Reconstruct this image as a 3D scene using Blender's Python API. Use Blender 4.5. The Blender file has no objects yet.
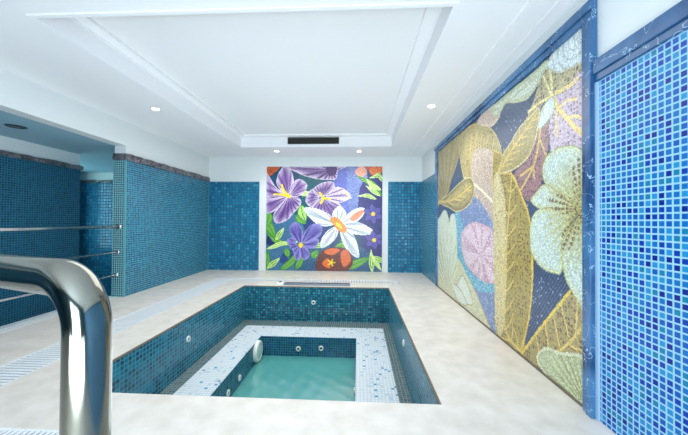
import bpy, bmesh, math, random
import numpy as np
from mathutils import Vector, Matrix
C = bpy.context.scene.collection
random.seed(4); rng = np.random.default_rng(7)
PI = math.pi

# ------------------------------------------------------------------ camera, world, lights, exposure
EYE = 1.1
FPX, YAW, PITCH, ROLL = 296.07, 0.049, 0.0113, 0.0067
cd = bpy.data.cameras.new('camera'); cam = bpy.data.objects.new('camera', cd); C.objects.link(cam)
cd.sensor_width = 36; cd.lens = FPX / 688 * 36; cd.clip_start = 0.02
fwd = Vector((-math.sin(YAW) * math.cos(PITCH), math.cos(YAW) * math.cos(PITCH), math.sin(PITCH)))
right = Vector((math.cos(YAW), math.sin(YAW), 0)); up = right.cross(fwd)
r2 = right * math.cos(ROLL) - up * math.sin(ROLL) * -1
r2 = right * math.cos(ROLL) + up * math.sin(ROLL); u2 = up * math.cos(ROLL) - right * math.sin(ROLL)
cam.matrix_world = Matrix(((r2.x, u2.x, -fwd.x, 0), (r2.y, u2.y, -fwd.y, 0), (r2.z, u2.z, -fwd.z, EYE), (0, 0, 0, 1)))
bpy.context.scene.camera = cam
w = bpy.data.worlds.new('world'); bpy.context.scene.world = w; w.use_nodes = True
bg = w.node_tree.nodes['Background']; bg.inputs[0].default_value = (0.75, 0.91, 1.0, 1); bg.inputs[1].default_value = 1.1
def area(name, loc, rot, sx, sy, e, col):
    l = bpy.data.lights.new(name, 'AREA'); l.shape = 'RECTANGLE'; l.size = sx; l.size_y = sy; l.energy = e; l.color = col
    o = bpy.data.objects.new(name, l); C.objects.link(o); o.location = loc; o.rotation_euler = rot; return o
area('ceiling_wash_fill', (-0.7, 3.7, 2.47), (0, 0, 0), 2.4, 3.6, 50, (1.0, 0.985, 0.95))  # added fill: broad unseen downward wash, not one of the ceiling fittings
area('daylight_from_doorway', (-.5, -2.35, 1.2), (PI / 2 + .35, 0, -.12), 1.5, 1.9, 80, (0.72, 0.86, 1.0))
area('rear_up_fill', (-.5, -1.6, .25), (PI - .7, 0, 0), 2.6, .4, 44, (0.78, 0.9, 1.0))  # added fill behind the camera, aimed up to brighten the near ceiling
area('pool_opening_fill', (-.72, 3.4, -.02), (PI, 0, 0), 2.3, 3.0, 22, (0.92, 0.96, 1.0))  # added upward fill at deck level to even out the ceiling, no pool lamp
area('recess_light', (-6.2, 5.4, 1.2), (PI / 2, 0, -PI / 2), 1.2, 1.6, 16, (0.55, 0.95, 1.0))
vs = bpy.context.scene.view_settings
vs.view_transform = 'Standard'; vs.look = 'None'; vs.gamma = 1; vs.exposure = 0.52; vs.use_curve_mapping = False

def proj_inv(px, py):
    X = (px - 344) / FPX; Y = (217.5 - py) / FPX
    return fwd + r2 * X + u2 * Y
def hitx(px, py, x):
    d = proj_inv(px, py); t = x / d.x; return Vector((x, d.y * t, EYE + d.z * t))
def hity(px, py, y):
    d = proj_inv(px, py); t = y / d.y; return Vector((d.x * t, y, EYE + d.z * t))
def hitz(px, py, z):
    d = proj_inv(px, py); t = (z - EYE) / d.z; return Vector((d.x * t, d.y * t, z))

# ------------------------------------------------------------------ materials
def lin(c):
    return tuple((v / 255 / 12.92 if v / 255 <= .04045 else ((v / 255 + .055) / 1.055) ** 2.4) for v in c)
def L4(c): return (*lin(c), 1)
class N:
    def __init__(s, name):
        s.m = bpy.data.materials.new(name); s.m.use_nodes = True; s.t = s.m.node_tree; s.b = s.t.nodes['Principled BSDF']
    def n(s, t, **k):
        o = s.t.nodes.new(t)
        for a, v in k.items(): setattr(o, a, v)
        return o
    def l(s, a, b): s.t.links.new(a, b)
    def math(s, op, a, b=None, c=None):
        o = s.n('ShaderNodeMath', operation=op)
        for i, v in enumerate((a, b, c)):
            if v is None: continue
            if isinstance(v, (int, float)): o.inputs[i].default_value = v
            else: s.l(v, o.inputs[i])
        return o.outputs[0]
def plain(name, col, rough=.5, metal=0, noise=None, nscale=6, bump=0, coat=0):
    k = N(name); k.b.inputs['Base Color'].default_value = L4(col); k.b.inputs['Roughness'].default_value = rough; k.b.inputs['Metallic'].default_value = metal
    if noise:
        g = k.n('ShaderNodeNewGeometry'); t = k.n('ShaderNodeTexNoise'); t.inputs['Scale'].default_value = nscale; t.inputs['Detail'].default_value = 6
        k.l(g.outputs['Position'], t.inputs['Vector'])
        r = k.n('ShaderNodeValToRGB'); r.color_ramp.elements[0].position = .32; r.color_ramp.elements[1].position = .68
        r.color_ramp.elements[0].color = L4(noise); r.color_ramp.elements[1].color = L4(col)
        k.l(t.outputs['Fac'], r.inputs[0]); k.l(r.outputs[0], k.b.inputs['Base Color'])
        if bump:
            b = k.n('ShaderNodeBump'); b.inputs['Strength'].default_value = bump; b.inputs['Distance'].default_value = .005
            k.l(t.outputs['Fac'], b.inputs['Height']); k.l(b.outputs[0], k.b.inputs['Normal'])
    return k.m
def tiles(name, pitch, cols, grout, gfrac=.24, rough=.18, seed=0, patch=None, bump=.5, spec=.5):
    """square glass mosaic: cols = list of (weight, colour)"""
    k = N(name); g = k.n('ShaderNodeNewGeometry')
    sp = k.n('ShaderNodeSeparateXYZ'); k.l(g.outputs['Position'], sp.inputs[0])
    sn = k.n('ShaderNodeSeparateXYZ'); k.l(g.outputs['True Normal'], sn.inputs[0])
    ax = k.math('GREATER_THAN', k.math('ABSOLUTE', sn.outputs[0]), .5); az = k.math('GREATER_THAN', k.math('ABSOLUTE', sn.outputs[2]), .5)
    def mix(f, a, b): return k.math('ADD', k.math('MULTIPLY', b, f), k.math('MULTIPLY', a, k.math('SUBTRACT', 1.0, f)))
    u = mix(ax, sp.outputs[0], sp.outputs[1]); v = mix(az, sp.outputs[2], sp.outputs[1])
    us = k.math('DIVIDE', k.math('ADD', u, 100.003), pitch); vs_ = k.math('DIVIDE', k.math('ADD', v, 100.007), pitch)
    fu = k.math('ABSOLUTE', k.math('SUBTRACT', k.math('FRACT', us), .5)); fv = k.math('ABSOLUTE', k.math('SUBTRACT', k.math('FRACT', vs_), .5))
    mx = k.math('MAXIMUM', fu, fv); gm = k.math('GREATER_THAN', mx, .5 - gfrac / 2)
    cv = k.n('ShaderNodeCombineXYZ'); k.l(k.math('FLOOR', us), cv.inputs[0]); k.l(k.math('FLOOR', vs_), cv.inputs[1])
    k.l(k.math('ADD', k.math('MULTIPLY', ax, 7.0), k.math('MULTIPLY', az, 13.0)), cv.inputs[2])
    wn = k.n('ShaderNodeTexWhiteNoise', noise_dimensions='4D'); k.l(cv.outputs[0], wn.inputs['Vector']); wn.inputs['W'].default_value = seed
    r = k.n('ShaderNodeValToRGB'); r.color_ramp.interpolation = 'CONSTANT'
    tot = sum(c[0] for c in cols); acc = 0
    for i, (wt, c) in enumerate(cols):
        if i < 2: e = r.color_ramp.elements[i]; e.position = acc / tot
        else: e = r.color_ramp.elements.new(acc / tot)
        e.color = L4(c); acc += wt
    fac = wn.outputs['Value']
    if patch:      # tiles of the other colour gather in patches
        t = k.n('ShaderNodeTexNoise'); t.inputs['Scale'].default_value = patch; k.l(g.outputs['Position'], t.inputs['Vector'])
        fac = k.math('MULTIPLY', fac, k.math('MULTIPLY', t.outputs['Fac'], 1.75))
    k.l(fac, r.inputs[0])
    m = k.n('ShaderNodeMix', data_type='RGBA'); k.l(gm, m.inputs['Factor']); k.l(r.outputs[0], m.inputs['A']); m.inputs['B'].default_value = L4(grout)
    k.l(m.outputs['Result'], k.b.inputs['Base Color'])
    rr = k.math('MULTIPLY_ADD', gm, .5, rough); k.l(rr, k.b.inputs['Roughness'])
    k.b.inputs['Specular IOR Level'].default_value = spec
    b = k.n('ShaderNodeBump'); b.inputs['Strength'].default_value = bump; b.inputs['Distance'].default_value = .002
    k.l(k.math('SUBTRACT', 1.0, gm), b.inputs['Height']); k.l(b.outputs[0], k.b.inputs['Normal'])
    return k.m
def marble(name, a, b, vein, scale=3):
    k = N(name); g = k.n('ShaderNodeNewGeometry'); t = k.n('ShaderNodeTexNoise'); t.inputs['Scale'].default_value = scale; t.inputs['Detail'].default_value = 8; t.inputs['Distortion'].default_value = 1.5
    mp = k.n('ShaderNodeMapping'); mp.inputs['Scale'].default_value = (1, .35, .35); k.l(g.outputs['Position'], mp.inputs[0]); k.l(mp.outputs[0], t.inputs['Vector'])
    r = k.n('ShaderNodeValToRGB'); e = r.color_ramp.elements; e[0].position = .35; e[0].color = L4(a); e[1].position = .62; e[1].color = L4(b)
    k.l(t.outputs['Fac'], r.inputs[0])
    t2 = k.n('ShaderNodeTexNoise'); t2.inputs['Scale'].default_value = scale * 1.3; t2.inputs['Detail'].default_value = 4; t2.inputs['Distortion'].default_value = .8; k.l(g.outputs['Position'], t2.inputs['Vector'])
    vv = k.math('LESS_THAN', k.math('ABSOLUTE', k.math('SUBTRACT', t2.outputs['Fac'], .5)), .004)
    m = k.n('ShaderNodeMix', data_type='RGBA'); k.l(vv, m.inputs['Factor']); k.l(r.outputs[0], m.inputs['A']); m.inputs['B'].default_value = L4(vein)
    k.l(m.outputs['Result'], k.b.inputs['Base Color']); k.b.inputs['Roughness'].default_value = .22
    return k.m
def emis(name, col, s):
    k = N(name); k.b.inputs['Emission Color'].default_value = L4(col); k.b.inputs['Emission Strength'].default_value = s; k.b.inputs['Base Color'].default_value = L4(col); return k.m
def mosaic(name):
    k = N(name); a = k.n('ShaderNodeVertexColor', layer_name='paint'); k.l(a.outputs['Color'], k.b.inputs['Base Color'])
    k.b.inputs['Roughness'].default_value = .3; return k.m

WHITE = plain('white_paint', (222, 228, 228), .6)
CEIL = plain('ceiling_paint', (240, 241, 243), .6)
CREAM = plain('wet_white_kerb_stone', (205, 212, 214), .3)
STONE = plain('cream_deck_stone', (226, 220, 211), .32, noise=(208, 201, 190), nscale=7, bump=.05)
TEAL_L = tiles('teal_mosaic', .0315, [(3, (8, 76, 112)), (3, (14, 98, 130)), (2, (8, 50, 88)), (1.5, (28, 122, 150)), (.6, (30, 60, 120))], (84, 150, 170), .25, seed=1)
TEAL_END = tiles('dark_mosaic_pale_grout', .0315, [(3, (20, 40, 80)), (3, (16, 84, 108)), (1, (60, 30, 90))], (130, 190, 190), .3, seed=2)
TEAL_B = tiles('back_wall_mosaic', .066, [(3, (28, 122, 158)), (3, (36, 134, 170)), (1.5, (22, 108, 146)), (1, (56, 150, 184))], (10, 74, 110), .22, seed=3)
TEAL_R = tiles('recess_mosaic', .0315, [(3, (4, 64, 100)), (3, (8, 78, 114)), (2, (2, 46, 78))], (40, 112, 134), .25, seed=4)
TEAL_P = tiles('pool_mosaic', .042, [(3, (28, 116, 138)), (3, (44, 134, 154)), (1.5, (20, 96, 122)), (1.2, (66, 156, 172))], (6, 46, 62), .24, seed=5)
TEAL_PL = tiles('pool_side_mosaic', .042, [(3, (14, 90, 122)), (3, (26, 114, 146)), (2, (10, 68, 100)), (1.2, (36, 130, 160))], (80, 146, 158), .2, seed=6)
BLUE = tiles('bright_blue_mosaic', .0312, spec=.2, rough=.28, cols= [(3, (4, 84, 168)), (3, (8, 104, 176)), (1.8, (0, 56, 156)), (1.6, (30, 134, 188)), (1, (0, 36, 130)), (1.4, (12, 118, 156))], grout=(150, 198, 224), gfrac=.25, seed=7)
LEDGE = tiles('white_mosaic_with_blue_flecks', .034, [(1.2, (96, 150, 186)), (2, (186, 206, 218)), (28, (220, 227, 230)), (8, (208, 219, 225))], (172, 190, 200), .2, seed=8, patch=2.2)
GREYT = tiles('grey_green_mosaic', .034, [(3, (84, 104, 108)), (3, (96, 116, 118)), (1, (70, 94, 102))], (116, 134, 134), .22, seed=9)
INNER = tiles('inner_basin_mosaic', .034, [(3, (10, 70, 98)), (3, (16, 92, 120)), (2, (12, 50, 96)), (1, (30, 80, 140))], (50, 120, 132), .2, seed=10)
BASE = tiles('turquoise_basin_floor', .034, [(3, (120, 186, 182)), (3, (136, 196, 190)), (1, (104, 170, 172))], (150, 204, 196), .2, seed=11)
CAP = marble('dark_stone_cap', (52, 50, 58), (112, 112, 118), (186, 186, 184), 9)
FRAME = marble('blue_grey_marble', (22, 66, 112), (72, 122, 168), (150, 184, 210), 5)
STEEL = plain('polished_steel', (132, 132, 122), .12, 1)
RAILM = plain('rail_steel', (205, 205, 205), .16, 1)
DARK = plain('dark_void', (26, 30, 26), .7)
VENT = plain('vent_slat_dark', (46, 48, 40), .5)
PLAST = plain('white_plastic', (226, 230, 222), .35)
GRATEM = plain('white_grate_plastic', (224, 228, 230), .4)
GAP = plain('gutter_blue_bottom', (24, 56, 104), .5)
BROWN = plain('brown_edge', (110, 100, 84), .6)
BLACK = plain('unlit_lamp_glass', (22, 44, 60), .25)
LAMP = emis('lit_lamp', (255, 253, 248), 14)
MOS = mosaic('mural_mosaic')

# ------------------------------------------------------------------ mesh helpers
def link(name, bm, mat, parent=None, smooth=False):
    me = bpy.data.meshes.new(name); bmesh.ops.recalc_face_normals(bm, faces=bm.faces); bm.to_mesh(me); bm.free()
    o = bpy.data.objects.new(name, me); C.objects.link(o)
    for m in (mat if isinstance(mat, (list, tuple)) else [mat]): me.materials.append(m)
    if smooth:
        for p in me.polygons: p.use_smooth = True
    if parent: o.parent = parent; o.matrix_parent_inverse = Matrix.Translation(-parent.location)
    return o
def box(bm, x0, x1, y0, y1, z0, z1, mi=0):
    vs = [bm.verts.new((x, y, z)) for x in (x0, x1) for y in (y0, y1) for z in (z0, z1)]
    for f in ((0, 1, 3, 2), (4, 6, 7, 5), (0, 4, 5, 1), (2, 3, 7, 6), (0, 2, 6, 4), (1, 5, 7, 3)):
        bm.faces.new([vs[i] for i in f]).material_index = mi
def struct(name, boxes, mat, parent=None, bev=0):
    bm = bmesh.new()
    for b in boxes: box(bm, *b)
    if bev: bmesh.ops.bevel(bm, geom=bm.edges[:], offset=bev, segments=2, affect='EDGES', profile=.5)
    o = link(name, bm, mat, parent)
    if not parent: o['kind'] = 'structure'
    return o
def part(name, boxes, mat, parent, bev=0): return struct(name, boxes, mat, parent, bev)
def thing(name, label, cat, loc, group=None):
    o = bpy.data.objects.new(name, None); C.objects.link(o); o.location = loc; o.empty_display_size = .05
    tag(o, label, cat, group); return o
def tag(o, label, cat, group=None):
    o['label'] = label; o['category'] = cat
    if 'kind' in o: del o['kind']
    if group: o['group'] = group
    return o
def lathe(bm, prof, M, seg=28, mi=0):
    """prof: (r, h) rings about local z, placed by matrix M"""
    rings = []
    for r, h in prof:
        if r < 1e-6: rings.append([bm.verts.new(M @ Vector((0, 0, h)))])
        else: rings.append([bm.verts.new(M @ Vector((r * math.cos(a), r * math.sin(a), h))) for a in (2 * PI * i / seg for i in range(seg))])
    for A, B in zip(rings, rings[1:]):
        for i in range(seg):
            j = (i + 1) % seg
            q = [A[i % len(A)], A[j % len(A)], B[j % len(B)], B[i % len(B)]]
            q2 = []
            for v in q:
                if v not in q2: q2.append(v)
            if len(q2) > 2: bm.faces.new(q2).material_index = mi
def tube(bm, pts, r, seg=20, cap=True):
    pts = [Vector(p) for p in pts]; rings = []; nrm = None
    for i, p in enumerate(pts):
        d = (pts[min(i + 1, len(pts) - 1)] - pts[max(i - 1, 0)]).normalized()
        if nrm is None: nrm = d.orthogonal().normalized()
        nrm = (nrm - d * nrm.dot(d)).normalized(); b = d.cross(nrm)
        rings.append([bm.verts.new(p + (nrm * math.cos(a) + b * math.sin(a)) * r) for a in (2 * PI * k / seg for k in range(seg))])
    for A, B in zip(rings, rings[1:]):
        for i in range(seg): bm.faces.new([A[i], A[(i + 1) % seg], B[(i + 1) % seg], B[i]])
    if cap: bm.faces.new(rings[0]); bm.faces.new(rings[-1][::-1])
def facing(loc, n):
    """matrix whose local z is n, at loc"""
    n = Vector(n).normalized(); return Matrix.Translation(loc) @ n.to_track_quat('Z', 'Y').to_matrix().to_4x4()

# ------------------------------------------------------------------ room dimensions
XL, XR, YB = -3.324, 1.352, 6.408
ZC, ZT = 2.49, 1.948            # soffit height, top of the mosaic
PL, PR, PN, PB = -1.918, .507, 1.818, 4.93      # pool opening
YN = -2.4                        # how far the room is built behind the camera
YP = hitx(125, 200, XL).y        # free end of the left wall
XW = -4.54                       # recess side wall
YW = hitx(79.3, 200, XW).y
ZR = 2.155                       # recess ceiling

# floor: stone deck with the pool opening and the gutters cut out of it
GX0, GX1 = -2.66, -2.33; GY0, GY1 = 5.27, 5.52; NY1 = hitz(25, 428.5, 0).y; NY0 = NY1 - .3
NX1 = hitz(92, 433, 0).x
def deck_cells():
    xs = [XL - .1, GX0, GX1, PL, NX1, PR, .75, XR + .05]; ys = [YN, NY0, NY1, NY1 + .04, PN, PB, GY0, GY1, YB + .05]
    out = []
    for i in range(len(xs) - 1):
        for j in range(len(ys) - 1):
            cx, cy = (xs[i] + xs[i + 1]) / 2, (ys[j] + ys[j + 1]) / 2
            if PL < cx < PR and PN < cy < PB: continue
            if GX0 < cx < GX1 and NY1 + .04 < cy < GY1: continue
            if GX0 < cx < .75 and GY0 < cy < GY1: continue
            if cx < NX1 and NY0 < cy < NY1: continue
            out.append((xs[i], xs[i + 1], ys[j], ys[j + 1], -.12, 0))
    return out
bm = bmesh.new()
for b in deck_cells(): box(bm, *b)
bmesh.ops.remove_doubles(bm, verts=bm.verts[:], dist=1e-5)
seen = {}
for f in bm.faces[:]:
    k = tuple(sorted(v.index for v in f.verts))
bm.verts.index_update()
for f in bm.faces[:]:
    k = tuple(sorted(v.index for v in f.verts)); seen.setdefault(k, []).append(f)
dead = [f for fs in seen.values() if len(fs) > 1 for f in fs]
bmesh.ops.delete(bm, geom=dead, context='FACES_ONLY')
fl = link('floor', bm, STONE); fl['kind'] = 'structure'
struct('trim_1', [(GX0 - .01, GX1 + .01, NY1, GY1 + .01, -.17, -.121), (GX1, .76, GY0 - .01, GY1 + .01, -.17, -.121), (XL - .1, NX1 + .01, NY0 - .01, NY1 + .01, -.17, -.121)], GAP)
struct('floor_recess', [(-7, XL - .25, YN, YB, -.9, -.8)], STONE)
# white kerb along the recess opening, with its dark joint
struct('trim_2', [(-3.60, -3.49, YN, YP, -.8, .012), (-3.475, -3.424, YN, YP, -.8, .004)], CREAM, bev=.003)
# walls
struct('wall_right', [(XR, XR + .2, YN, YB + .2, -.2, 2.9)], WHITE)
struct('wall_back', [(XL - .2, XR + .2, YB, YB + .2, -.2, 2.9), (-7, XL - .2, YB, YB + .2, -.9, 2.9)], WHITE)
struct('wall_left', [(XL - .165, XL, YP + .004, YB, -.9, 2.9), (XL - .165, XL, YN, YP + .004, ZR, 2.9)], WHITE)
struct('wall_recess', [(XW - .2, XW, YN, YW, -.9, ZR + .1), (-7, XW - .2, YW - .2, YW, -.9, ZR + .1), (-7.2, -7, YW - .2, YB + .2, -.9, ZR + .1)], WHITE)
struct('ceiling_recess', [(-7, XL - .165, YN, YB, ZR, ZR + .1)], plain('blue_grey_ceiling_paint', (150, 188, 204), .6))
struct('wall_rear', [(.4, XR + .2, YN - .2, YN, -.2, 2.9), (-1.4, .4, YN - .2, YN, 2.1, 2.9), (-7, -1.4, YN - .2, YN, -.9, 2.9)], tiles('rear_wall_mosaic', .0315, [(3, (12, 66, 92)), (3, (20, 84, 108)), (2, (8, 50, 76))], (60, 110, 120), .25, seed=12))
# mosaic cladding of the walls
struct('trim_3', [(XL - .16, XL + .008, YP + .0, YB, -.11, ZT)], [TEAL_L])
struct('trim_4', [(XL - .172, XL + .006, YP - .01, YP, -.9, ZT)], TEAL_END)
xa, xb = XL + .008, hity(259, 230, YB).x
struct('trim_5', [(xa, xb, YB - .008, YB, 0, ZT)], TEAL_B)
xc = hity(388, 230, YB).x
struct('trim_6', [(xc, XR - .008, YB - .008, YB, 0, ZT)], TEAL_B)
MY0, MY1 = hitx(587, 220, XR).y, hitx(438.5, 220, XR).y       # inner extent of the big mural
FY0, FY1 = hitx(598.5, 220, XR).y, hitx(436.5, 220, XR).y     # outer extent of its frame
struct('trim_7', [(XR - .008, XR, FY1, YB, 0, ZT)], TEAL_L)
struct('trim_8', [(XR - .008, XR, YN, FY0, 0, 1.895)], BLUE)
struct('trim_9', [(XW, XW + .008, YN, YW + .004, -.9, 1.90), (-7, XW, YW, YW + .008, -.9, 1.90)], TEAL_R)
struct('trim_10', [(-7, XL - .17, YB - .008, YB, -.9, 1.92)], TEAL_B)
struct('trim_11', [(XL - .002, XL + .012, YP - .012, YP + .012, 0, ZT), (XL + .006, XL + .014, YB - .02, YB - .008, 0, ZT)], plain('pale_green_corner_bead', (84, 150, 156), .3))
def cap(name, x0, x1, y0, y1, z0, z1, mat, along='y', step=.09, amp=.008):
    """rough stone capping strip: a bar whose faces wander a little"""
    bm = bmesh.new(); n = max(2, int((y1 - y0 if along == 'y' else x1 - x0) / step)); prev = None
    for i in range(n + 1):
        t = i / n; j = [random.uniform(-amp, amp) for _ in range(4)]
        if along == 'y':
            y = y0 + (y1 - y0) * t; P = [(x0, y, z0), (x1 + j[0], y, z0 + j[1] * .6), (x1 + j[2], y, z1 + j[3] * .8), (x0, y, z1)]
        else:
            x = x0 + (x1 - x0) * t; P = [(x, y1, z0), (x, y0 + j[0], z0 + j[1] * .6), (x, y0 + j[2], z1 + j[3] * .8), (x, y1, z1)]
        ring = [bm.verts.new(p) for p in P]
        if prev:
            for a in range(4): bm.faces.new([prev[a], prev[(a + 1) % 4], ring[(a + 1) % 4], ring[a]])
        else: bm.faces.new(ring)
        prev = ring
    bm.faces.new(prev[::-1]); o = link(name, bm, mat); o['kind'] = 'structure'; return o
cap('trim_12', XL - .17, XL + .03, YP - .03, YB, ZT, ZT + .09, CAP)
cap('trim_13', XW, XW + .035, YN, YW + .03, 1.90, 1.965, CAP)
cap('trim_14', -7, XL - .17, YB - .035, YB, 1.92, 1.975, CAP, 'x')
cap('trim_15', XR - .0, XR, YN, FY0 - .0, 1.90, 1.99, FRAME, amp=0)
bpy.data.objects.remove(bpy.data.objects['trim_15'])
struct('trim_15', [(XR - .022, XR, YN, FY0, 1.895, 1.935), (XR - .034, XR, YN, FY0, 1.935, 2.015)], FRAME, bev=.004)
# ceiling: soffit ring, tray, mouldings
TX0, TX1, TY0, TY1 = -2.235, .60, 1.92, 5.50
ZP = 2.665
struct('ceiling', [(XL, TX0, YN, YB, ZC, ZC + .06), (TX1, XR, YN, YB, ZC, ZC + .06), (TX0, TX1, YN, TY0, ZC, ZC + .06), (TX0, TX1, TY1, YB, ZC, ZC + .06)], CEIL)
struct('ceiling_tray', [(TX0 - .1, TX1 + .1, TY0 - .1, TY1 + .1, ZP + .03, ZP + .09),
    (TX0 - .04, TX0, TY0, TY1, ZC + .06, ZP + .03), (TX1, TX1 + .04, TY0, TY1, ZC + .06, ZP + .03), (TX0, TX1, TY1, TY1 + .04, ZC + .06, ZP + .03), (TX0, TX1, TY0 - .04, TY0, ZC + .06, ZP + .03)], CEIL)
def ring(a, wdt, z0, z1): 
    x0, x1, y0, y1 = TX0 + a, TX1 - a, TY0 + a, TY1 - a
    return [(x0, x0 + wdt, y0, y1, z0, z1), (x1 - wdt, x1, y0, y1, z0, z1), (x0 + wdt, x1 - wdt, y1 - wdt, y1, z0, z1), (x0 + wdt, x1 - wdt, y0, y0 + wdt, z0, z1)]
struct('trim_16', ring(0, .11, ZP, ZP + .03), CEIL)
struct('trim_17', ring(.0, .012, ZP - .012, ZP) , CEIL)
struct('trim_18', ring(-.03, .03, ZC - .008, ZC), CEIL)
struct('trim_19', [(1.06, 1.085, YN, YB, ZC - .012, ZC), (1.24, 1.265, YN, YB, ZC - .012, ZC), (1.085, 1.24, YN, YB, ZC - .005, ZC)], CEIL)

# ------------------------------------------------------------------ pool basin
ZCH, ZL, ZWAT, ZBOT = -.58, -.555, -.83, -1.2
lx0, lx1, ly1 = -1.745, .385, 4.60
ix0, ix1, iy1, iy0 = -1.385, -.02, 4.20, 1.95
pool = thing('plunge_pool', 'rectangular teal mosaic plunge pool sunk in cream stone deck, with white inner ledge', 'pool', (-.72, 3.37, -1.25))
T = .08
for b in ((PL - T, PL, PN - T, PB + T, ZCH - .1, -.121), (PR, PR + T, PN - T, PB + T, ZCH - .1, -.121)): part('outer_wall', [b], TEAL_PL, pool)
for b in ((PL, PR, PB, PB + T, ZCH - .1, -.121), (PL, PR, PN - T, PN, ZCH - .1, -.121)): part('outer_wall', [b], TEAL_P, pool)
# mosaic also lines the deck edge
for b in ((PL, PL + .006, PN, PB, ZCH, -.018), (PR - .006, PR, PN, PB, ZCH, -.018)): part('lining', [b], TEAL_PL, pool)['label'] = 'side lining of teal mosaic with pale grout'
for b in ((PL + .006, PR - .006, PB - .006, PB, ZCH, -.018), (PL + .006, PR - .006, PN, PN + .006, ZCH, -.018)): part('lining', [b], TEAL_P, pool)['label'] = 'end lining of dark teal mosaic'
part('rim', [(PL, PL + .012, PN + .12, PB, -.018, -.001), (PR - .012, PR, PN, PB, -.018, -.001), (PL + .012, PR - .012, PB - .012, PB, -.018, -.001)], BROWN, pool)
part('channel', [(PL, lx0, PN, PB, ZCH - .05, ZCH), (lx1, PR, PN, PB, ZCH - .05, ZCH), (lx0, lx1, ly1, PB, ZCH - .05, ZCH)], GREYT, pool)['label'] = 'grey green mosaic channel around the white ledge'
part('ledge', [(lx0, ix0, PN, ly1, ZCH - .05, ZL), (ix1, lx1, PN, ly1, ZCH - .05, ZL), (ix0, ix1, iy1, ly1, ZCH - .05, ZL), (ix0, ix1, PN, iy0, ZCH - .05, ZL)], LEDGE, pool)['label'] = 'white mosaic ledge with scattered blue tiles'
part('inner_wall', [(ix0 - .05, ix0, iy0, iy1, ZBOT, ZCH - .05), (ix1, ix1 + .05, iy0, iy1, ZBOT, ZCH - .05), (ix0 - .05, ix1 + .05, iy1, iy1 + .05, ZBOT, ZCH - .05), (ix0 - .05, ix1 + .05, iy0 - .05, iy0, ZBOT, ZCH - .05),
    (ix0, ix0 + .006, iy0, iy1, ZBOT, ZL - .004), (ix1 - .006, ix1, iy0, iy1, ZBOT, ZL - .004), (ix0 + .006, ix1 - .006, iy1 - .006, iy1, ZBOT, ZL - .004)], INNER, pool)
part('basin_floor', [(ix0 - .05, ix1 + .05, iy0 - .05, iy1 + .05, ZBOT - .05, ZBOT)], BASE, pool)

# water: a gently rippled sheet
def water():
    k = N('pool_water'); t = k.t; t.nodes.remove(k.b); out = t.nodes['Material Output']
    tr = k.n('ShaderNodeBsdfTransparent'); tr.inputs[0].default_value = (.52, .80, .78, 1)
    gl = k.n('ShaderNodeBsdfGlossy'); gl.inputs['Roughness'].default_value = .2
    df = k.n('ShaderNodeBsdfDiffuse'); df.inputs[0].default_value = L4((104, 200, 194))
    fr = k.n('ShaderNodeFresnel'); fr.inputs[0].default_value = 1.33
    m0 = k.n('ShaderNodeMixShader'); m0.inputs[0].default_value = .66; k.l(tr.outputs[0], m0.inputs[1]); k.l(df.outputs[0], m0.inputs[2])
    m = k.n('ShaderNodeMixShader'); k.l(k.math('MULTIPLY', fr.outputs[0], .3), m.inputs[0]); k.l(m0.outputs[0], m.inputs[1]); k.l(gl.outputs[0], m.inputs[2]); k.l(m.outputs[0], out.inputs[0])
    g = k.n('ShaderNodeNewGeometry'); n = k.n('ShaderNodeTexNoise'); n.inputs['Scale'].default_value = 9; n.inputs['Detail'].default_value = 3; k.l(g.outputs['Position'], n.inputs['Vector'])
    b = k.n('ShaderNodeBump'); b.inputs['Strength'].default_value = .25; b.inputs['Distance'].default_value = .02; k.l(n.outputs['Fac'], b.inputs['Height'])
    for q in (gl, fr, df): k.l(b.outputs[0], q.inputs['Normal'])
    return k.m
bm = bmesh.new(); nx, ny = 40, 60; V = []
for j in range(ny + 1):
    V.append([bm.verts.new((ix0 + .007 + (ix1 - ix0 - .014) * i / nx, iy0 + .001 + (iy1 - iy0 - .008) * j / ny, ZWAT + .003 * math.sin(i * .9 + j * .4) * math.cos(j * .7 - i * .2))) for i in range(nx + 1)])
for j in range(ny):
    for i in range(nx): bm.faces.new([V[j][i], V[j][i + 1], V[j + 1][i + 1], V[j + 1][i]])
wa = link('pool_water', bm, water(), None, True); tag(wa, 'turquoise rippled water filling the inner basin of the plunge pool', 'water'); wa['kind'] = 'stuff'

# ------------------------------------------------------------------ pool fittings
def jet(p, n, r, label, grp):
    o = thing('pool_jet', label, 'pool jet', p, grp); M = facing(p, n)
    bm = bmesh.new(); lathe(bm, [(r, 0), (r, .006), (r * .82, .014), (r * .5, .014), (r * .45, .006)], M); link('flange', bm, PLAST, o, True)
    bm = bmesh.new(); lathe(bm, [(r * .45, .004), (r * .3, .010), (r * .18, .004), (0, .002)], M); link('nozzle', bm, DARK, o, True)
e = .0065
G = 'water jets set in the pool walls'
jet(hity(313.5, 302.5, PB - e), (0, -1, 0), .036, 'single white round jet on the dark teal far wall above the white ledge', G)
jet(hitx(188, 339, PL + e), (1, 0, 0), .036, 'white round jet on the teal left outer wall of the pool', G)
jet(hitx(404, 343, PR - e), (-1, 0, 0), .036, 'small white jet on the blue right outer wall of the pool', G)
jet(hity(298.3, 348.7, iy1 - e), (0, -1, 0), .036, 'left one of the two white jets on inner basin far wall', G)
jet(hity(321, 348.2, iy1 - e), (0, -1, 0), .036, 'right one of the two white jets on inner basin far wall', G)
jet(hitx(239.3, 377.8, ix0 + e), (1, 0, 0), .036, 'white jet nearer the big round light on inner basin left wall', G)
jet(hitx(227.8, 393, ix0 + e), (1, 0, 0), .036, 'white jet nearest the front deck on inner basin left wall', G)
p = hitx(354.2, 378, ix1 - e) if False else Vector((ix1 - e, 3.05, -.64)); jet(p, (-1, 0, 0), .036, 'farther white jet jutting from the inner basin right wall', G)
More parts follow.
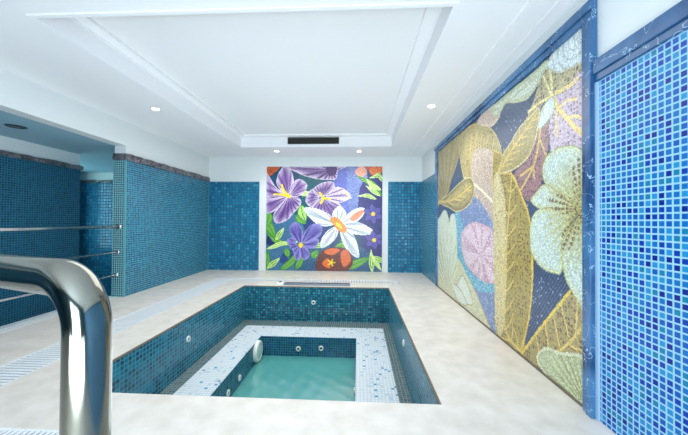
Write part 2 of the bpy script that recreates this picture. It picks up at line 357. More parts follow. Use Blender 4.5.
jet(Vector((ix1 - e, 2.62, -.66)), (-1, 0, 0), .036, 'nearer white jet jutting from the inner basin right wall', G)
p = hitx(256.5, 359, ix0 + e); p.z = ZWAT + .145; o = thing('underwater_light', 'large round white underwater light on left wall of inner basin', 'pool light', p); M = facing(p, (1, 0, 0))
bm = bmesh.new(); lathe(bm, [(.14, 0), (.14, .03), (.127, .046), (.105, .05), (.1, .04)], M, 40); link('bezel', bm, PLAST, o, True)
bm = bmesh.new(); lathe(bm, [(.1, .038), (.06, .056), (.03, .062), (0, .064)], M, 40); link('lens', bm, plain('frosted_lens', (178, 206, 200), .2), o, True)

# gutter grates
def grate(name, label, x0, x1, y0, y1, along, pitch):
    o = thing(name, label, 'drain grate', ((x0 + x1) / 2, (y0 + y1) / 2, -.03), 'white slatted gutter grates in the deck')
    s = .012
    part('frame', [(x0, x1, y0, y0 + s, -.03, -.001), (x0, x1, y1 - s, y1, -.03, -.001), (x0, x0 + s, y0 + s, y1 - s, -.03, -.001), (x1 - s, x1, y0 + s, y1 - s, -.03, -.001)], GRATEM, o)
    b = []
    if along == 'y':
        y = y0 + s + .004
        while y + pitch * .62 < y1 - s: b.append((x0 + s, x1 - s, y, y + pitch * .62, -.026, -.002)); y += pitch
    else:
        x = x0 + s + .004
        while x + pitch * .62 < x1 - s: b.append((x, x + pitch * .62, y0 + s, y1 - s, -.026, -.002)); x += pitch
    part('slats', b, GRATEM, o)
    for b in ((x0 + .06, x0 + .08, y0 + .02, y1 - .02, -.045, -.0265), (x1 - .08, x1 - .06, y0 + .02, y1 - .02, -.045, -.0265)): part('support_bar', [b], GRATEM, o)
grate('gutter_grate', 'long white gutter grate running beside the left wall to the far end', GX0, GX1, NY1 + .04, GY1, 'y', .036)
grate('gutter_grate', 'white gutter grate across the far deck below the floral mural', GX1 + .001, .748, GY0, GY1, 'x', .05)
grate('gutter_grate', 'white gutter grate at the bottom left corner behind the chrome handrail', XL - .09, NX1 - .001, NY0, NY1, 'x', .03)

# metal waterfall strip on the far rim
a = hitz(277.5, 284.3, 0); b = hitz(350, 286, 0)
o = thing('waterfall_spout', 'long low metal strip with dark slot and pale end block lying at far pool rim', 'spout', ((a.x + b.x) / 2, 5.04, 0))
part('housing', [(a.x + .12, b.x, 4.985, 5.0, .0, .035), (a.x + .12, b.x, 5.07, 5.085, .0, .035), (a.x + .12, b.x, 5.0, 5.07, 0, .012), (b.x - .015, b.x, 5.0, 5.07, .012, .035)], plain('dull_grey_metal', (120, 128, 138), .35, .6), o, .002)
part('slot', [(a.x + .13, b.x - .02, 5.001, 5.069, .013, .02)], DARK, o)
part('end_block', [(a.x, a.x + .118, 4.975, 5.09, 0, .045)], PLAST, o, .008)
part('knob', [(a.x + .03, a.x + .075, 5.01, 5.055, .0455, .055)], DARK, o, .003)

# ------------------------------------------------------------------ mosaic murals, laid tessera by tessera
class Paint:
    def __init__(s, to, u0, u1, v0, v1, cell, bgc, sc=1.0):
        s.to = to; s.u0, s.v0 = u0, v0; s.nu = int(round((u1 - u0) / cell)); s.nv = int(round((v1 - v0) / cell))
        s.du = (u1 - u0) / s.nu; s.dv = (v1 - v0) / s.nv
        s.U, s.V = np.meshgrid(u0 + (np.arange(s.nu) + .5) * s.du, v0 + (np.arange(s.nv) + .5) * s.dv)
        s.img = np.ones((s.nv, s.nu, 3)) * np.array(bgc, float); s.rnd = rng.random((s.nv, s.nu)); s.rnd2 = rng.random((s.nv, s.nu))
    var = .24
    def pt(s, P): return np.array([s.to(*p) for p in P])
    @staticmethod
    def smooth(P, closed, n=6):
        P = np.asarray(P, float); m = len(P); out = []
        for i in range(m if closed else m - 1):
            g = (lambda k: P[k % m]) if closed else (lambda k: P[min(max(k, 0), m - 1)])
            a, b, c, d = g(i - 1), g(i), g(i + 1), g(i + 2)
            for t in np.arange(n) / n:
                out.append(.5 * (2 * b + (c - a) * t + (2 * a - 5 * b + 4 * c - d) * t * t + (3 * b - a - 3 * c + d) * t ** 3))
        if not closed: out.append(P[-1])
        return np.array(out)
    def mask(s, Q):
        x, y = s.U, s.V; ins = np.zeros(x.shape, bool); n = len(Q)
        for i in range(n):
            x0, y0 = Q[i]; x1, y1 = Q[(i + 1) % n]
            if y0 == y1: continue
            ins ^= ((y0 > y) != (y1 > y)) & (x < (x1 - x0) * (y - y0) / (y1 - y0) + x0)
        return ins
    def dist(s, Q, closed=False, lim=.3):
        d = np.full(s.U.shape, 9.); n = len(Q)
        for i in range(n if closed else n - 1):
            a, b = Q[i], Q[(i + 1) % n]; ab = b - a; L = (ab ** 2).sum() + 1e-12
            t = np.clip(((s.U - a[0]) * ab[0] + (s.V - a[1]) * ab[1]) / L, 0, 1)
            d = np.minimum(d, np.hypot(s.U - a[0] - t * ab[0], s.V - a[1] - t * ab[1]))
        return d
    def put(s, m, c, a=1.0):
        a = np.broadcast_to(a, s.U.shape)[m][:, None]; c = np.asarray(c, float); c = c[m] if c.ndim == 3 else c
        s.img[m] = s.img[m] * (1 - a) + c * a
    def fill(s, P, c, c2=None, w=.05, edge=None, ew=.012, speck=None, sp=.2, sm=True, streak=None, streakc=None, sw=.04, sf=1.0):
        """c inside, blending to c2 within w of the outline; edge outline; speck = dark tesserae; streak = lines fanning from a point"""
        Q = s.pt(P); Q = s.smooth(Q, True) if sm else Q; m = s.mask(Q)
        if not m.any(): return
        s.put(m, c); D = None
        if c2 is not None or edge is not None: D = s.dist(Q, True)
        if c2 is not None: s.put(m, c2, np.clip(1 - D / w, 0, 1))
        if streak is not None:
            o = np.array(s.to(*streak)); an = np.arctan2(s.V - o[1], s.U - o[0]); rr = np.hypot(s.V - o[1], s.U - o[0])
            f = (np.sin(an / sw) + .35 * np.sin(an / sw * 2.3 + 1)) ; mm = m & (f > .35); fade = np.clip(1.25 - sf * rr / (rr[m].max() + 1e-6), 0, 1)
            s.put(mm, streakc, fade * .85)
        if speck is not None: s.put(m & (s.rnd < sp), speck, .75)
        if edge is not None: s.put(m & (D < ew), edge)
    def line(s, P, w, c, taper=1.0, a=1.0):
        Q = s.smooth(s.pt(P), False); n = len(Q)
        for i in range(n - 1):
            ww = w * (1 - (1 - taper) * i / n) / 2; s.put(s.dist(Q[i:i + 2]) < ww, c, a)
    def blade(s, p, q, w, c, c2, bend=0):
        """a pointed leaf from p to q, w px wide"""
        p = np.array(p, float); q = np.array(q, float); d = q - p; n = np.array([-d[1], d[0]]) / (np.hypot(*d) + 1e-9); md = (p + q) / 2 + n * bend
        s.fill([p, p * .5 + md * .5 + n * w * .45, md + n * w * .5, md * .45 + q * .55 + n * w * .3, q, md * .45 + q * .55 - n * w * .3, md - n * w * .5, p * .5 + md * .5 - n * w * .45], c, edge=c2, ew=s.du * 1.3)
        s.line([p, md, q], s.du * 1.6, c2)
    def veins(s, spine, side, w, c, n=7, ln=9, ang=.9, taper=.5):
        """a midrib through the px points spine and n side veins leaving it at an angle, both sides"""
        s.line(spine, w, c, taper); S = s.smooth(np.array(spine, float), False, 8)
        for i in range(1, n + 1):
            k = int(i / (n + 1) * (len(S) - 1)); b = S[k]; d = S[min(k + 2, len(S) - 1)] - b; d = d / (np.hypot(*d) + 1e-9)
            for sg in side:
                ca, sa = math.cos(ang * sg), math.sin(ang * sg); e = np.array([d[0] * ca - d[1] * sa, d[0] * sa + d[1] * ca]); L = ln * (1 - .45 * i / n)
                s.line([b, b + e * L * .55 + d * L * .05, b + e * L + d * L * .3], w * .6, c, .5)
    def build(s, name, to3, parent):
        c = s.img * (1 + (s.rnd2[..., None] - .5) * s.var)
        c = np.clip(c, 0, 255) / 255; c = np.where(c <= .04045, c / 12.92, ((c + .055) / 1.055) ** 2.4)
        nu, nv = s.nu, s.nv; verts = []
        for j in range(nv + 1):
            for i in range(nu + 1): verts.append(to3(s.u0 + i * s.du, s.v0 + j * s.dv))
        i = np.arange(nu)[None, :]; j = np.arange(nv)[:, None]; a = (j * (nu + 1) + i).ravel(); F = np.stack([a, a + 1, a + nu + 2, a + nu + 1], 1)
        me = bpy.data.meshes.new(name); me.from_pydata(verts, [], F.tolist()); me.update()
        at = me.color_attributes.new('paint', 'FLOAT_COLOR', 'CORNER')
        buf = np.ones((nu * nv, 4, 4), np.float32); buf[..., :3] = c.reshape(-1, 1, 3); at.data.foreach_set('color', buf.ravel())
        me.materials.append(MOS); o = bpy.data.objects.new(name, me); C.objects.link(o); o.parent = parent; o.matrix_parent_inverse = Matrix.Translation(-parent.location)
        return o

# ---- floral mural on the back wall (u = x, v = z)
m0 = hity(266, 272.3, YB); m1 = hity(382.3, 166.6, YB)
BU0, BU1, BV0, BV1 = m0.x, m1.x, .012, m1.z
P = Paint(lambda px, py: (lambda h: (h.x, h.z))(hity(px, py, YB)), BU0, BU1, BV0, BV1, .0115, (14, 70, 98))
NAVY = (28, 48, 104); TEALD = (16, 92, 104); DPUR = (66, 36, 100); PUR = (118, 88, 152); LIL = (216, 202, 224); YEL = (244, 208, 34); WHT = (232, 236, 234); GRN = (112, 172, 72); LGRN = (176, 214, 120); ORG = (222, 106, 44)
P.put(P.rnd < .3, NAVY, .5)
P.fill([(300, 168), (322, 180), (335, 200), (300, 216), (292, 210), (302, 196)], TEALD, speck=(10, 60, 90))
P.fill([(334, 166), (352, 166), (352, 214), (340, 214), (334, 190)], (84, 92, 176), speck=(120, 140, 210), sp=.3)
P.fill([(348, 166), (366, 166), (366, 220), (350, 212)], (96, 112, 172), speck=(150, 165, 215), sp=.3)
P.fill([(360, 188), (382, 180), (384, 262), (362, 245)], (52, 48, 118), speck=(30, 34, 90), sp=.3)
P.fill([(266, 222), (292, 214), (305, 232), (300, 268), (266, 272)], (70, 118, 152), speck=(40, 90, 130), sp=.35)
P.fill([(305, 250), (345, 240), (382, 262), (382, 272), (300, 272)], (40, 74, 118), speck=(60, 140, 150), sp=.25)
P.fill([(266, 166), (280, 166), (275, 173), (266, 177)], ORG, speck=(90, 30, 20), sp=.4)
for x, y, r, c in ((374, 171, 5, ORG), (380.5, 169, 4, ORG), (361, 172, 6, (226, 160, 140)), (368, 167, 3, (190, 70, 40))):
    P.fill([(x - r, y), (x, y - r), (x + r, y), (x, y + r)], c, speck=(230, 140, 90), sp=.25)
P.fill([(268, 236), (280, 240), (276, 246), (267, 244)], NAVY); P.fill([(284, 252), (296, 250), (290, 262), (280, 262)], (36, 70, 128)); P.fill([(304, 222), (318, 218), (330, 232), (322, 240), (308, 232)], (22, 52, 116)); P.fill([(340, 236), (350, 250), (344, 262), (330, 246)], (18, 60, 104))
for a in [((266, 230), (291, 246), 6, 3), ((266, 220), (276, 238), 8, 0), ((267, 249), (297, 242), 4.5, -2), ((280, 271), (300, 250), 6.5, 2), ((266, 272), (268, 250), 7, 0), ((286, 248), (289, 258), 6, 0),
          ((270, 212), (266, 228), 9, 0), ((296, 215), (306, 224), 8, 0), ((301, 205), (306, 222), 9, 1), ((296, 270), (304, 254), 6, 0), ((306, 245), (330, 242), 5, 2), ((334, 248), (352, 243), 7, 0),
          ((344, 269), (371, 257), 8, 0), ((372, 272), (371, 250), 5, 0), ((381, 270), (370, 254), 4, 0), ((384, 262), (372, 256), 5, 0), ((382, 196), (357, 176), 6, 3), ((381, 190), (366, 179), 5, -2), ((384, 182), (370, 178), 5, 5),
          ((376, 199), (358, 196), 4, 2), ((358, 245), (340, 240), 8, 0), ((380, 196), (366, 186), 4, 0), ((316, 180), (322, 170), 6, 0), ((301, 195), (310, 192), 5, 0), ((312, 258), (318, 250), 7, 0), ((276, 240), (284, 228), 5, 0), ((268, 268), (280, 258), 5, 0)]:
    P.blade(a[0], a[1], a[2], LGRN if (int(a[0][0]) % 2) else GRN, (60, 140, 50) if a[2] > 5 else (210, 236, 150), a[3])
def petal(pts, c, c2, dark, o, sw=.05, spl=None): P.fill(pts, c, c2, .13, edge=c2, ew=.012, streak=o, streakc=dark, sw=sw)
petal([(290, 166), (300, 174), (312, 178), (325, 180), (336, 179), (338, 171), (344, 166)], PUR, LIL, (60, 34, 84), (331, 170), .06)
P.fill([(328, 166), (336, 166), (336, 174), (330, 176), (326, 170)], DPUR)
c1 = (289, 196)
for q in ([(286, 195), (276, 187), (267, 173), (266, 182), (266, 196), (276, 199)], [(287, 197), (278, 209), (266, 213), (266, 199), (274, 198)], [(289, 196), (299, 198), (301, 204), (294, 213), (286, 221), (276, 223), (274, 214), (281, 205)],
          [(290, 194), (293, 184), (299, 179), (307, 184), (305, 192), (299, 196), (293, 197)], [(286, 195), (277, 184), (279, 173), (285, 166), (291, 170), (294, 182), (291, 192)]):
    petal(q, PUR, LIL, DPUR, c1, .045)
P.line([(290, 197), (284, 191), (282, 185)], .055, YEL, .7); P.line([(290, 197), (281, 194.5), (274.5, 194.5)], .05, YEL, .7)
c3 = (322, 197)
for q in ([(306, 202), (308, 193), (314, 189), (320, 195), (313, 207)], [(313, 190), (322, 183), (333, 182), (334, 190), (328, 195), (320, 197)], [(322, 198), (314, 204), (310, 214), (313, 220), (320, 213), (327, 218), (336, 223), (343, 216), (340, 204), (330, 200)], [(326, 197), (334, 188), (342, 188), (351, 196), (343, 202), (332, 202)]):
    petal(q, PUR if q[0][0] < 325 else (206, 190, 216), LIL, DPUR, c3, .045)
P.line([(320, 193), (323, 198), (321, 203)], .05, YEL); P.line([(323, 198), (330, 199)], .045, YEL); P.line([(345, 192), (351, 198)], .03, (226, 214, 140))
cw = (338, 225)
for q in ([(304, 208), (318, 209), (331, 216), (335, 224), (322, 226), (311, 219)], [(334, 221), (333, 212), (340, 206), (346, 213), (343, 222)], [(342, 223), (348, 214), (358, 208), (365, 209), (362, 217), (353, 224), (345, 226)],
          [(343, 225), (356, 222), (367, 226), (375, 233), (364, 235), (350, 233)], [(340, 229), (348, 229), (356, 240), (359, 257), (350, 253), (343, 243)], [(338, 227), (337, 236), (330, 244), (321, 248), (322, 238), (330, 229)]):
    petal(q, WHT, (236, 240, 240), (128, 148, 168), cw, .06)
P.fill([(350, 219), (355, 213), (364, 210), (361, 216), (354, 221)], (236, 140, 96))
P.fill([(330, 219), (336, 217), (343, 223), (347, 230), (343, 233), (337, 229)], (240, 150, 20), speck=(150, 70, 20), sp=.3)
P.fill([(336, 222), (341, 225), (342, 229), (337, 226)], YEL)
cv = (301, 245)
for q in ([(300, 243), (292, 236), (290, 227), (296, 222), (302, 229), (303, 239)], [(302, 242), (305, 232), (313, 224), (322, 226), (320, 236), (310, 241)], [(303, 245), (312, 239), (319, 240), (315, 248), (306, 248)], [(300, 247), (306, 247), (310, 255), (305, 260), (300, 255)], [(298, 247), (301, 257), (296, 260), (293, 251), (287, 241), (293, 238)]):
    petal(q, (92, 84, 168), (148, 140, 206), (52, 42, 120), cv, .08)
P.fill([(298.6, 245), (301, 242.3), (303.4, 245), (301, 248)], YEL)
P.fill([(316, 262), (322, 251), (336, 247), (348, 250), (353, 262), (346, 271), (325, 272), (317, 270)], (84, 42, 38), speck=(150, 70, 50), sp=.3)
P.fill([(324, 252), (332, 248), (340, 250), (332, 255)], ORG); P.fill([(341, 252), (347, 250), (351, 260), (344, 267), (341, 260)], (214, 110, 70), speck=ORG, sp=.4); P.fill([(322, 264), (328, 258), (330, 268)], ORG)
for k in range(5):
    t = k * 1.257; P.line([(331.5, 262.5), (331.5 + 3.6 * math.cos(t), 262.5 + 3.6 * math.sin(t))], .04, YEL, .5)
for (x, y, r) in ((373, 214, 9.5), (374, 240, 9)):
    for k in range(6):
        t = k * 1.047 + .4; d = np.array((math.cos(t), math.sin(t))); n = np.array((-d[1], d[0])); o_ = np.array((x, y))
        P.fill([o_, o_ + d * r * .5 + n * r * .35, o_ + d * r + n * r * .12, o_ + d * r - n * r * .12, o_ + d * r * .5 - n * r * .35], (88, 78, 164), (124, 116, 196), .02, edge=(44, 38, 104), ew=.012)
    P.fill([(x - 2.2, y), (x, y - 2.2), (x + 2.2, y), (x, y + 2.2)], YEL)
mu = thing('floral_mural', 'square mosaic mural of purple and white lilies on the white far wall', 'mural', ((BU0 + BU1) / 2, YB - .01, BV0))
P.build('mosaic_panel', lambda u, v: (u, YB - .016, v), mu)
part('backing', [(BU0, BU1, YB - .015, YB - .001, BV0, BV1)], WHITE, mu)

# ---- leaf mural on the right wall (u = y, v = z)
def blocky(P):      # dark tesserae two cells wide and one or two high
    r = rng.random((P.nv // 2 + 2, P.nu // 3 + 2)); r = np.kron(r, np.ones((2, 3))); r = r[:P.nv, :P.nu].copy()
    r[(np.arange(P.nv) % 4 == 3)] = 1; r[:, (np.arange(P.nu) % 3 == 2)] = 1; return r
RV1 = 2.275
P = Paint(lambda px, py: (lambda h: (h.y, h.z))(hitx(px, py, XR)), MY0, MY1, .0, RV1, .0085, (44, 64, 96))
P.rnd = blocky(P)
ry = np.sin(P.U * 210 + P.V * 160)
P.put(ry > .55, (112, 134, 160), .55)
P.put(P.rnd < .06, (150, 168, 188), .8)
GOLD = (170, 158, 110); GOLDD = (126, 112, 78); BRN = (98, 76, 72); VEIN = (206, 184, 112); CRM = (206, 200, 158); OLV = (150, 146, 78); MAU = (158, 130, 132); WF = (192, 208, 200); BG2 = (112, 132, 170)
P.fill([(470, 195), (497, 215), (497, 345), (485, 320), (468, 280), (455, 250), (456, 210)], BG2, speck=(170, 186, 210), sp=.35)
P.fill([(456, 213), (464, 224), (463, 250), (470, 270), (482, 280), (497, 280), (497, 292), (478, 290), (463, 277), (456, 262)], (96, 160, 184), speck=(190, 222, 228), sp=.4)
P.fill([(463, 232), (472, 223), (484, 224), (495, 232), (498, 250), (498, 280), (488, 283), (475, 274), (466, 262), (462, 245)], (206, 186, 196), (190, 160, 172), .06, speck=(232, 222, 226), sp=.35, streak=(482, 255), streakc=(176, 140, 160), sw=.12)
P.fill([(437, 147), (450, 138), (464, 131), (461, 150), (457, 166), (452, 180), (449, 192), (442, 200), (437, 206)], GOLD, speck=GOLDD, sp=.3, edge=VEIN, ew=.012, streak=(446, 205), streakc=(134, 116, 92), sw=.05)
P.fill([(458, 262), (457, 300), (492, 338), (497, 340), (490, 325), (481, 302), (471, 281), (462, 265)], CRM, speck=OLV, sp=.12, edge=VEIN, ew=.012)
P.fill([(437, 262), (456, 256), (472, 285), (484, 316), (478, 330), (437, 295)], (198, 200, 170), speck=(170, 160, 110), sp=.18)
for q in ([(463, 275), (470, 288), (474, 305), (464, 302), (457, 290)], [(452, 282), (462, 290), (468, 306), (458, 300)]):
    P.fill(q, (206, 216, 204), edge=(160, 160, 120), ew=.016)
for q in ([(438, 226), (441, 216), (446, 210), (450, 222), (453, 250), (451, 276), (444, 284), (439, 270)], [(450, 226), (452, 215), (456, 217), (458, 245), (457, 272), (452, 286), (449, 262)], [(444, 262), (450, 240), (455, 262), (453, 285), (446, 286)]):
    P.fill(q, (204, 214, 196), (160, 156, 104), .03, streak=(448, 290), streakc=(158, 148, 84), sw=.04, sf=1.5, edge=(224, 226, 200), ew=.012)
P.fill([(460, 142), (465, 131), (474, 124), (485, 124), (494, 130), (501, 143), (503, 158), (500, 190), (498, 226), (489, 213), (480, 200), (470, 192), (465, 180), (461, 160)], GOLD, speck=BRN, sp=.2, edge=VEIN, ew=.012)
P.fill([(476, 150), (500, 160), (499, 226), (489, 212), (480, 200), (472, 184)], (176, 160, 152), speck=(214, 204, 196), sp=.4)
for x0, x1 in ((466, 470), (471, 476), (476, 482), (481, 487), (487, 493), (493, 498)): P.line([(x0 + 2, 132 + abs(x0 - 480) * .5), (x0, 160), (x1, 185), (x1 + 3, 205)], 0.017, VEIN, .6)
P.line([(466, 178), (480, 188), (498, 206)], 0.031, (226, 222, 190))
P.fill([(478, 122), (488, 109), (497, 104), (502, 113), (494, 126), (485, 126)], (196, 176, 164), (214, 200, 180), .05, speck=(150, 124, 116), sp=.2)
P.fill([(438, 203), (449, 194), (460, 183), (470, 177), (475, 184), (474, 197), (468, 207), (458, 212), (450, 208), (444, 203)], GOLD, GOLDD, .08, edge=(206, 198, 140), ew=.014, speck=BRN, sp=.14)
P.veins([(438, 203), (455, 199), (472, 186)], (1, -1), 0.045, VEIN, 5, 8)
P.fill([(493, 108), (505, 96), (520, 84), (536, 71), (549, 60), (549, 69), (539, 86), (529, 99), (517, 103), (507, 104), (501, 114), (496, 118)], (202, 212, 198), (180, 186, 150), .05, streak=(505, 105), streakc=(176, 184, 150), sw=.06)
P.fill([(533, 107), (540, 86), (548, 69), (560, 70), (572, 68), (584, 60), (584, 80), (566, 92), (554, 98), (545, 103), (532, 122), (522, 130)], (176, 168, 132), speck=(84, 78, 76), sp=.32)
P.line([(551, 66), (553, 80), (554, 96)], 0.022, (224, 214, 158)); P.line([(545, 76), (550, 88), (554, 96)], 0.019, (224, 214, 158)); P.line([(530, 112), (541, 103), (554, 96)], 0.022, (222, 206, 140))
P.fill([(548, 66), (556, 50), (568, 38), (584, 24), (586, 58), (577, 66), (562, 73), (552, 71)], (206, 218, 220), edge=(188, 190, 168), ew=.015)
Q0 = np.array(P.to(578, 38)); rr = np.hypot(P.U - Q0[0], P.V - Q0[1]); mk = P.mask(P.smooth(P.pt([(548, 66), (556, 50), (568, 38), (584, 24), (586, 58), (577, 66), (562, 73), (552, 71)]), True)); P.put(mk & (np.sin(rr * 120) > .75), (168, 180, 178), .7)
P.fill([(554, 98), (567, 91), (585, 72), (586, 150), (574, 145), (560, 149), (553, 152), (551, 125), (555, 108)], (190, 176, 190), speck=(128, 106, 124), sp=.3)
P.line([(554, 97), (565, 114), (584, 134)], 0.031, (228, 200, 130)); P.line([(558, 93), (570, 87), (580, 78)], 0.025, (228, 206, 140)); P.line([(561, 108), (570, 100), (578, 99)], 0.019, (226, 202, 140)); P.line([(569, 118), (576, 116), (584, 118)], 0.019, (226, 202, 140)); P.line([(559, 104), (558, 122), (559, 136)], 0.019, (222, 200, 130))
P.fill([(540, 106), (548, 112), (551, 130), (549, 155), (547, 172), (541, 188), (531, 202), (521, 190), (515, 174), (526, 163), (534, 148), (538, 126)], (156, 124, 124), speck=(88, 66, 84), sp=.3)
P.line([(543, 112), (541, 138), (535, 166), (522, 190)], 0.022, VEIN); P.line([(541, 138), (545, 148), (548, 156)], 0.016, VEIN); P.line([(535, 166), (536, 178)], 0.016, VEIN); P.line([(535, 166), (527, 172), (522, 176)], 0.019, VEIN)
P.fill([(497, 172), (503, 156), (512, 142), (521, 127), (532, 116), (541, 108), (540, 128), (534, 149), (526, 162), (513, 171), (503, 174)], GOLD, speck=(150, 130, 110), sp=.24, edge=(208, 200, 146), ew=.014)
P.veins([(500, 171), (516, 146), (538, 114)], (1, -1), 0.032, VEIN, 7, 10)
P.fill([(554, 96), (557, 106), (552, 118), (540, 130), (541, 116), (546, 104)], (204, 218, 212), (186, 200, 186), .03, edge=(170, 180, 150), ew=.01)
P.fill([(494, 155), (500, 152), (504, 158), (500, 172), (514, 174), (521, 190), (529, 208), (533, 230), (535, 270), (532, 310), (527, 338), (523, 354), (515, 352), (498, 334), (496, 300), (495, 250), (494, 200)], (160, 146, 86), speck=(92, 70, 60), sp=.26, edge=VEIN, ew=.013)
P.fill([(495, 180), (505, 190), (508, 260), (506, 320), (500, 336), (496, 300)], (200, 190, 144), speck=(150, 130, 100), sp=.22)
P.veins([(523, 352), (507, 330), (506, 280), (509, 230), (513, 176)], (1, -1), 0.029, VEIN, 10, 17, .75)
P.line([(512, 172), (524, 198), (532, 226), (534, 270), (531, 315), (522, 352)], 0.019, (212, 184, 84))
# big white flower at the right edge
fc = (583, 209)
P.fill([(573, 290), (586, 305), (586, 358), (562, 352), (545, 352), (541, 368), (522, 354), (540, 331), (556, 311)], (160, 146, 98), speck=(88, 68, 62), sp=.32)
P.line([(523, 354), (540, 331), (556, 311), (573, 290)], 0.022, (212, 188, 84)); P.line([(560, 352), (574, 340), (587, 322)], 0.021, VEIN)
for a in (((547, 325), (551, 350)), ((555, 314), (562, 350)), ((563, 304), (572, 342)), ((538, 336), (541, 356)), ((577, 338), (580, 300)), ((570, 345), (586, 352))): P.line(a, .015, VEIN)
for q in ([(546, 182), (544, 166), (551, 153), (562, 147), (574, 145), (583, 149), (588, 156), (588, 210), (571, 205), (558, 193)],
          [(532, 201), (537, 193), (546, 184), (558, 190), (571, 201), (583, 211), (562, 212), (541, 209)],
          [(531, 236), (534, 216), (545, 208), (576, 211), (572, 224), (566, 243), (564, 272), (553, 273), (541, 266), (533, 253)],
          [(563, 247), (568, 232), (578, 221), (588, 214), (588, 308), (577, 297), (568, 281), (564, 263)]):
    P.fill(q, WF, (196, 202, 160), .05, edge=(160, 162, 112), ew=.007, streak=fc, streakc=(176, 170, 96), sw=.03, sf=1.7)
o2 = np.array(P.to(*fc)); an = np.arctan2(P.V - o2[1], P.U - o2[0]); rr = np.hypot(P.V - o2[1], P.U - o2[0])
wob = .17 + .10 * np.sin(an * 5 + .4)
P.put((rr < .5), (170, 164, 96), np.clip(.75 - rr / .5, 0, .8)); P.put((rr < wob * 1.15) & (np.sin(an * 30) > .1) & (np.sin(rr * 170) > -.5), (104, 82, 72), .8)
P.fill([(538, 358), (542, 350), (549, 347), (562, 352), (587, 360), (587, 420), (545, 372)], (184, 194, 160), (160, 168, 128), .05, edge=(206, 210, 180), ew=.02, streak=(590, 410), streakc=(140, 138, 76), sw=.035, sf=1.4)
lm = thing('leaf_mural', 'large mosaic mural of golden leaves and white flowers on right wall, framed in blue marble', 'mural', (XR - .01, (MY0 + MY1) / 2, 0))
P.var = .3; P.build('mosaic_panel', lambda u, v: (XR - .012, u, v), lm)
ZF = 2.375
part('frame', [(XR - .03, XR - .001, FY0, FY1, RV1, ZF - .055), (XR - .045, XR - .001, FY0, FY1, ZF - .055, ZF)], FRAME, lm, .004)['label'] = 'blue marble top rail of the frame'
part('frame', [(XR - .03, XR - .001, MY0 - .045, MY0, 0, RV1), (XR - .045, XR - .001, FY0, MY0 - .045, 0, RV1)], FRAME, lm, .004)['label'] = 'upright blue marble edge nearest the bright blue wall'
part('frame', [(XR - .03, XR - .001, MY1, FY1, 0, RV1)], FRAME, lm, .004)['label'] = 'narrow dark upright at the far edge'
struct('trim_20', [(XR - .02, XR - .001, FY0 - .02, FY0 - .001, 0, 1.89)], plain('white_grout_strip', (160, 192, 216), .5))
struct('baseboard_right', [(XR - .018, XR - .0125, MY0, MY1, 0, .018)], BROWN)

# ------------------------------------------------------------------ ceiling fittings
va, vb = hity(287.8, 137.3, TY1), hity(339, 143.9, TY1)
o = thing('air_vent', 'long black slot air vent in the far face of the ceiling tray', 'air vent', ((va.x + vb.x) / 2, TY1, vb.z))
part('frame', [(va.x, vb.x, TY1 - .012, TY1, va.z - .012, va.z), (va.x, vb.x, TY1 - .012, TY1, vb.z, vb.z + .012), (va.x, va.x + .012, TY1 - .012, TY1, vb.z + .012, va.z - .012), (vb.x - .012, vb.x, TY1 - .012, TY1, vb.z + .012, va.z - .012)], VENT, o)
part('backing', [(va.x + .012, vb.x - .012, TY1 - .003, TY1, vb.z + .012, va.z - .012)], DARK, o)
part('louvre', [(va.x + .014, vb.x - .014, TY1 - .010, TY1 - .004, vb.z + .02 + k * .02, vb.z + .026 + k * .02) for k in range(4)], VENT, o)
def downlight(p, label, lit, r=.045, grp='round ceiling downlights'):
    o = thing('downlight', label, 'ceiling light', p, grp); M = facing(p, (0, 0, -1))
    bm = bmesh.new(); lathe(bm, [(r * 1.25, 0), (r * 1.25, .004), (r, .007), (r * .92, .003), (r * .9, .001)], M); link('rim', bm, CEIL if lit else BLACK, o, True)
    bm = bmesh.new(); lathe(bm, [(r * .9, .002), (r * .5, .004), (0, .005)], M); link('lens', bm, LAMP if lit else BLACK, o, True)
    if lit:
        l = bpy.data.lights.new('downlight_beam', 'SPOT'); l.energy = 22; l.spot_size = 2.3; l.spot_blend = .8; l.shadow_soft_size = .05; l.color = (1, .98, .93)
        q = bpy.data.objects.new('downlight_beam', l); C.objects.link(q); q.parent = o; q.location = (0, 0, -.03)
downlight(hitz(155.5, 109, ZC), 'lit downlight in the ceiling border above the teal left wall', True)
downlight(hitz(431.5, 106, ZC), 'lit downlight in the ceiling border beside the leaf mural', True)
downlight(hitz(277, 151, ZC), 'lit downlight left of the pair above the floral mural', True)
downlight(hitz(359, 151.2, ZC), 'lit downlight right of the pair above the floral mural', True)
downlight(hitz(16, 126.5, ZR), 'unlit dark round fitting in the low ceiling of the left recess', False, .075, None)
# broken plaster fixing in the corner over the mural
p = hitx(438, 132, XR); o = thing('wall_bracket', 'small brown broken bracket on white wall at far top corner of leaf mural', 'bracket', p)
part('plate', [(XR - .006, XR - .0005, p.y - .06, p.y + .05, p.z - .04, p.z + .05)], plain('stained_plaster', (176, 164, 146), .7), o, .002)
part('hook', [(XR - .03, XR - .007, p.y - .02, p.y, p.z - .03, p.z + .02)], plain('rusty_hook', (128, 108, 90), .6), o, .003)

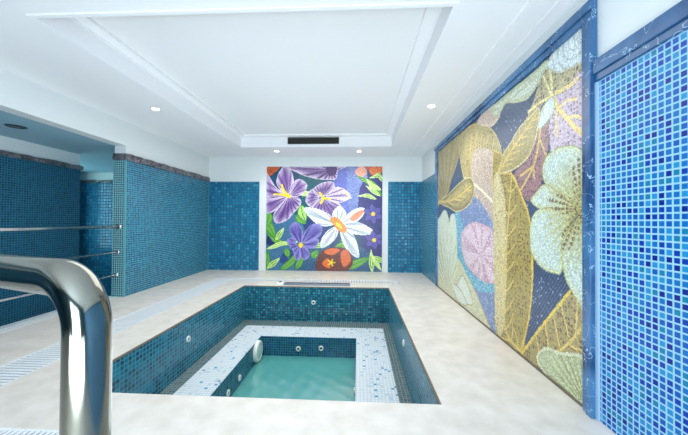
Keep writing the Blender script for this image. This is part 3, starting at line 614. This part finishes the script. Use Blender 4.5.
# ------------------------------------------------------------------ railings
def arc(c, a, b, r, n=12):
    """quarter bend: from c+a*r side to c+b*r side"""
    return [Vector(c) - Vector(b) * r * math.cos(t) * 1 + Vector(a) * r * math.sin(t) for t in (PI / 2 * i / n for i in range(n + 1))]
A = hity(0, 270, .335); Bz = A.z
tv = hity(88, 330, .285)       # centre of the upright
d = Vector((A.x - tv.x, A.y - tv.y, 0)).normalized(); top = Vector((tv.x, tv.y, Bz)); R = .0198; rb = .05
cor = top + d * rb - Vector((0, 0, rb))
pts = [Vector((tv.x, tv.y, .003)), Vector((tv.x, tv.y, .5)), Vector((tv.x, tv.y, Bz - rb - .02))]
for i in range(15):
    t = PI / 2 * i / 14; pts.append(cor - d * rb * math.cos(t) + Vector((0, 0, rb * math.sin(t))))
end = top + d * 1.1
pts += [top + d * (rb + .05), top + d * .4, end - d * 0]
o = thing('handrail', 'thick polished chrome handrail bending down to the deck in the near left foreground', 'handrail', (tv.x, tv.y, 0))
bm = bmesh.new(); tube(bm, pts, R, 40); link('bent_tube', bm, STEEL, o, True)
bm = bmesh.new(); lathe(bm, [(.05, 0), (.05, .006), (.03, .012), (R + .0005, .012)], Matrix.Translation((tv.x, tv.y, .0))); link('floor_flange', bm, STEEL, o, True)
bm = bmesh.new(); tube(bm, [(end.x, end.y, .003), (end.x, end.y, Bz - R)], R, 24); link('post', bm, STEEL, o, True)
# three-bar railing fixed to the end of the left wall
o = thing('railing', 'three slim steel rails running from the end of the left wall along the recess', 'railing', (XL - .085, YP - 1.5, 0))
for (px, py, r) in ((119, 226.8, .019), (118, 252, .014), (116.5, 274.8, .014)):
    a = hity(px, py, YP - .011)
    y0 = .9
    bm = bmesh.new(); tube(bm, [(a.x, a.y, a.z), (a.x, (a.y + y0) / 2, a.z), (a.x, y0, a.z)], r, 16); bar = link('rail', bm, RAILM, o, True)
    bm = bmesh.new(); lathe(bm, [(r * 2.1, 0), (r * 2.1, .008), (r * 1.5, .018), (r, .018)], facing((a.x, YP - .0105, a.z), (0, -1, 0))); link('wall_flange', bm, RAILM, bar, True)
bm = bmesh.new(); tube(bm, [(a.x - .0, .9, .013), (a.x, .9, hity(119, 226.8, YP).z + .03)], .02, 16); link('post', bm, RAILM, o, True)
